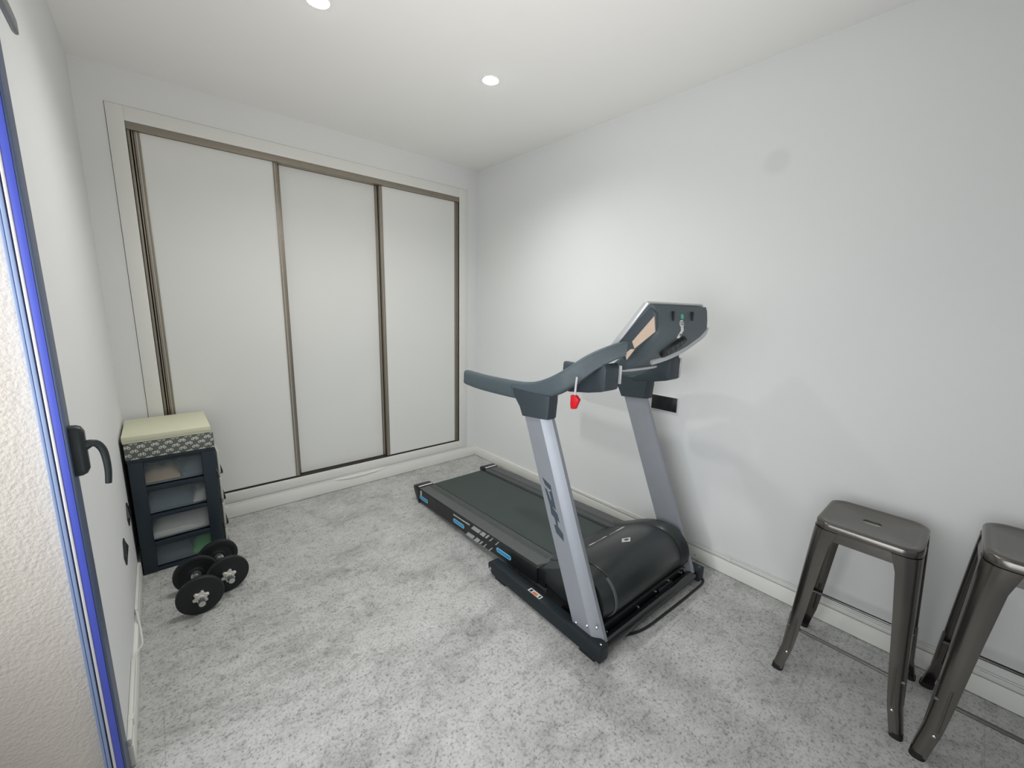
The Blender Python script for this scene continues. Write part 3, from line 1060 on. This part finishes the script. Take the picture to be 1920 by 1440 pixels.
# ------------------------------------------------------------------ drawer tower
TX0, TX1, TY0, TY1, TZ = -2.360, -2.020, -.416, -.030, .612
tw = thing('drawer_tower', 'dark plastic tower of four see-through drawers in the left corner', 'drawer unit', (TX0, TY0, 0))
w, d_ = TX1 - TX0, TY1 - TY0
fm = MB()
for y0, y1 in ((0, .022), (d_ - .022, d_)):
    fm.box(0, .056, y0, y1, 0, TZ - .012, .004)
    fm.box(w - .056, w, y0, y1, 0, TZ - .012, .004)
    for z0, z1 in ((0, .018), (.134, .161), (.288, .308), (.434, .460), (.584, .602)):
        fm.box(.05, w - .05, y0 + .003, y1 - .003, z0, z1, .003)
for z0 in (.006, .142, .294, .442):
    fm.box(.006, w - .01, .02, d_ - .02, z0, z0 + .006)
fm.box(0, .010, .02, d_ - .02, 0, TZ - .02)
fm.build('frame', M['tower'], tw)
MB().box(-.002, w + .004, -.003, d_ + .002, TZ - .016, TZ, .005).build('top_panel', M['tower'], tw)
fills = [('kraft', 'bluegrey'), ('bluegrey', 'paper'), ('paper', 'paper'), ('greenstuff', 'bluegrey')]
for i, (z0, z1) in enumerate(((.020, .130), (.163, .284), (.310, .430), (.462, .580))):
    do = MB()
    y0, y1 = .024, d_ - .024
    x0, x1 = .014, w + .016
    th = .0025
    do.box(x0, x1, y0, y1, z0 + .002, z0 + .002 + th)
    do.box(x0, x1, y0, y0 + th, z0 + .002, z1)
    do.box(x0, x1, y1 - th, y1, z0 + .002, z1)
    do.box(x0, x0 + th, y0, y1, z0 + .002, z1)
    dd = do.build('drawer', M['clear'], tw)
    MB().box(w + .010, w + .020, .008, d_ - .008, z0 - .004, z1, .003).build('drawer_front', M['clear_end'], dd)
    MB().box(w + .012, w + .028, .012, d_ - .012, z0 - .008, z0 - .001, .002).box(w + .025, w + .029, .012, d_ - .012, z0 - .008, z0 + .010, .001).build('pull_lip', M['tower'], dd)
TO = Vector((TX0, TY0, 0))


def stuff_in_drawer(name, label, cat, loc, size, m_, seed, amp=.006, rz=0):
    rr = random.Random(seed)
    t_ = bmesh.new()
    bmesh.ops.create_grid(t_, x_segments=10, y_segments=8, size=.5)
    top = {}
    for v in t_.verts:
        fx, fy = v.co.x, v.co.y
        edge = min(1, 4 * (0.5 - max(abs(fx), abs(fy))) + .25)
        v.co = Vector((fx * size[0], fy * size[1], size[2] * edge + rr.uniform(-amp, amp)))
    ext = bmesh.ops.extrude_face_region(t_, geom=t_.faces[:])
    for v in [g for g in ext['geom'] if isinstance(g, bmesh.types.BMVert)]:
        v.co.z = 0
    bmesh.ops.recalc_face_normals(t_, faces=t_.faces[:])
    mb = MB()
    mb._join(t_)
    o_ = mb.build(name, m_, smooth=50)
    o_.location = TO + Vector(loc)
    o_.rotation_euler = (0, 0, rz)
    tag(o_, label, cat)
    return o_


stuff_in_drawer('paper_bag', 'tan paper bag lying in the top drawer of the tower', 'bag', (.115, .11, .4675), (.15, .12, .058), M['kraft'], 1)
stuff_in_drawer('folded_cloth', 'blue-grey folded cloth in the top drawer beside the tan bag', 'cloth', (.27, .15, .4675), (.14, .22, .075), M['bluegrey'], 2)
stuff_in_drawer('folded_cloth', 'blue-grey folded cloth filling the second drawer from the top', 'cloth', (.13, .15, .3155), (.20, .22, .095), M['bluegrey'], 3)
stuff_in_drawer('plastic_sleeve', 'white plastic sleeve at the right of the second drawer from the top', 'sleeve', (.285, .10, .3155), (.11, .12, .055), M['paper'], 4)
stuff_in_drawer('paper_sheets', 'heap of white papers filling the third drawer from the top', 'papers', (.185, .15, .1685), (.30, .23, .095), M['paper'], 5, .010)
stuff_in_drawer('green_pack', 'bright green pack at the right of the bottom drawer', 'pack', (.27, .12, .0255), (.13, .17, .088), M['greenstuff'], 6)
stuff_in_drawer('folded_cloth', 'dull blue-grey cloth at the left of the bottom drawer', 'cloth', (.12, .15, .0255), (.18, .22, .07), M['bluegrey'], 8)

# bicycle-print box and cream card box on top
bx = thing('fabric_box', 'grey box with white bicycle print standing on the drawer tower', 'box', (TX0, TY0, TZ + .0005))
MB().box(-.004, w - .004, -.006, d_ - .005, 0, .084, .004).build('body', M['bike'], bx)
MB().prism([(-.004, .0), (.012, .0), (.012, .014), (.03, .03), (.03, .06), (.012, .0845), (-.004, .0845)], 'x', w - .0045, w + .004, .001).build('end_flap', M['bike'], bx)
cr = thing('card_box', 'flat cream card box lying on the bicycle-print box', 'box', (TX0, TY0, TZ + .086))
MB().box(-.006, w - .006, -.008, d_ - .006, 0, .026, .001).build('tray', M['cream'], cr)
MB().box(-.0075, w - .0045, -.0095, d_ - .0045, .010, .0335, .0015).build('lid', M['cream'], cr)


# ------------------------------------------------------------------ dumbbells
def make_dumbbell(label, loc, rz):
    t = thing('dumbbell', label, 'dumbbell', loc, rz, 'dumbbells on the floor')
    L = .098
    RR = .088
    MB().lathe([(.0125, -.175), (.0125, -.12), (.0125, -.08), (.0145, -.06), (.0155, 0), (.0145, .06), (.0125, .08), (.0125, .12), (.0125, .175)], 'y', (0, 0, RR), 20).build('bar', M['chrome'], t)
    for s in (-1, 1):
        pr = [(.0135, -.013), (.030, -.013), (.034, -.010), (.060, -.009), (.066, -.013), (.080, -.014), (.086, -.011), (.088, -.004), (.088, .006), (.085, .011), (.078, .0125), (.068, .0115), (.040, .0115), (.034, .014), (.0135, .014)]
        p_ = MB().lathe([(r, h * s) for r, h in pr], 'y', (0, s * L, RR), 40, closed=True).build('weight_plate', M['iron'], t)
        # star nut outside
        st = []
        for h, k in ((.0145, .96), (.017, 1.0), (.025, 1.0), (.027, .92)):
            st.append([((.031 if i % 4 in (0, 1) else .0225) * k * math.cos(2 * PI * (i + .5) / 24), s * (L + h), RR + (.031 if i % 4 in (0, 1) else .0225) * k * math.sin(2 * PI * (i + .5) / 24)) for i in range(24)])
        n_ = MB().loft(st)
        n_.lathe([(.0165, s * (L + .026)), (.0165, s * (L + .036)), (.0145, s * (L + .038))], 'y', (0, 0, RR), 18)
        n_.build('star_nut', M['zinc'], t)
        MB().lathe([(.0145, s * (L - .014)), (.021, s * (L - .014)), (.021, s * (L - .026)), (.0145, s * (L - .028))], 'y', (0, 0, RR), 20, closed=True).build('inner_collar', M['chrome'], t)
    return t


make_dumbbell('dumbbell on the floor, the nearer one lying in front of the other', (-2.161, -.805, 0), R(1.2))
make_dumbbell('dumbbell on the floor, the farther one close by the drawer tower front', (-2.057, -.705, 0), R(6))
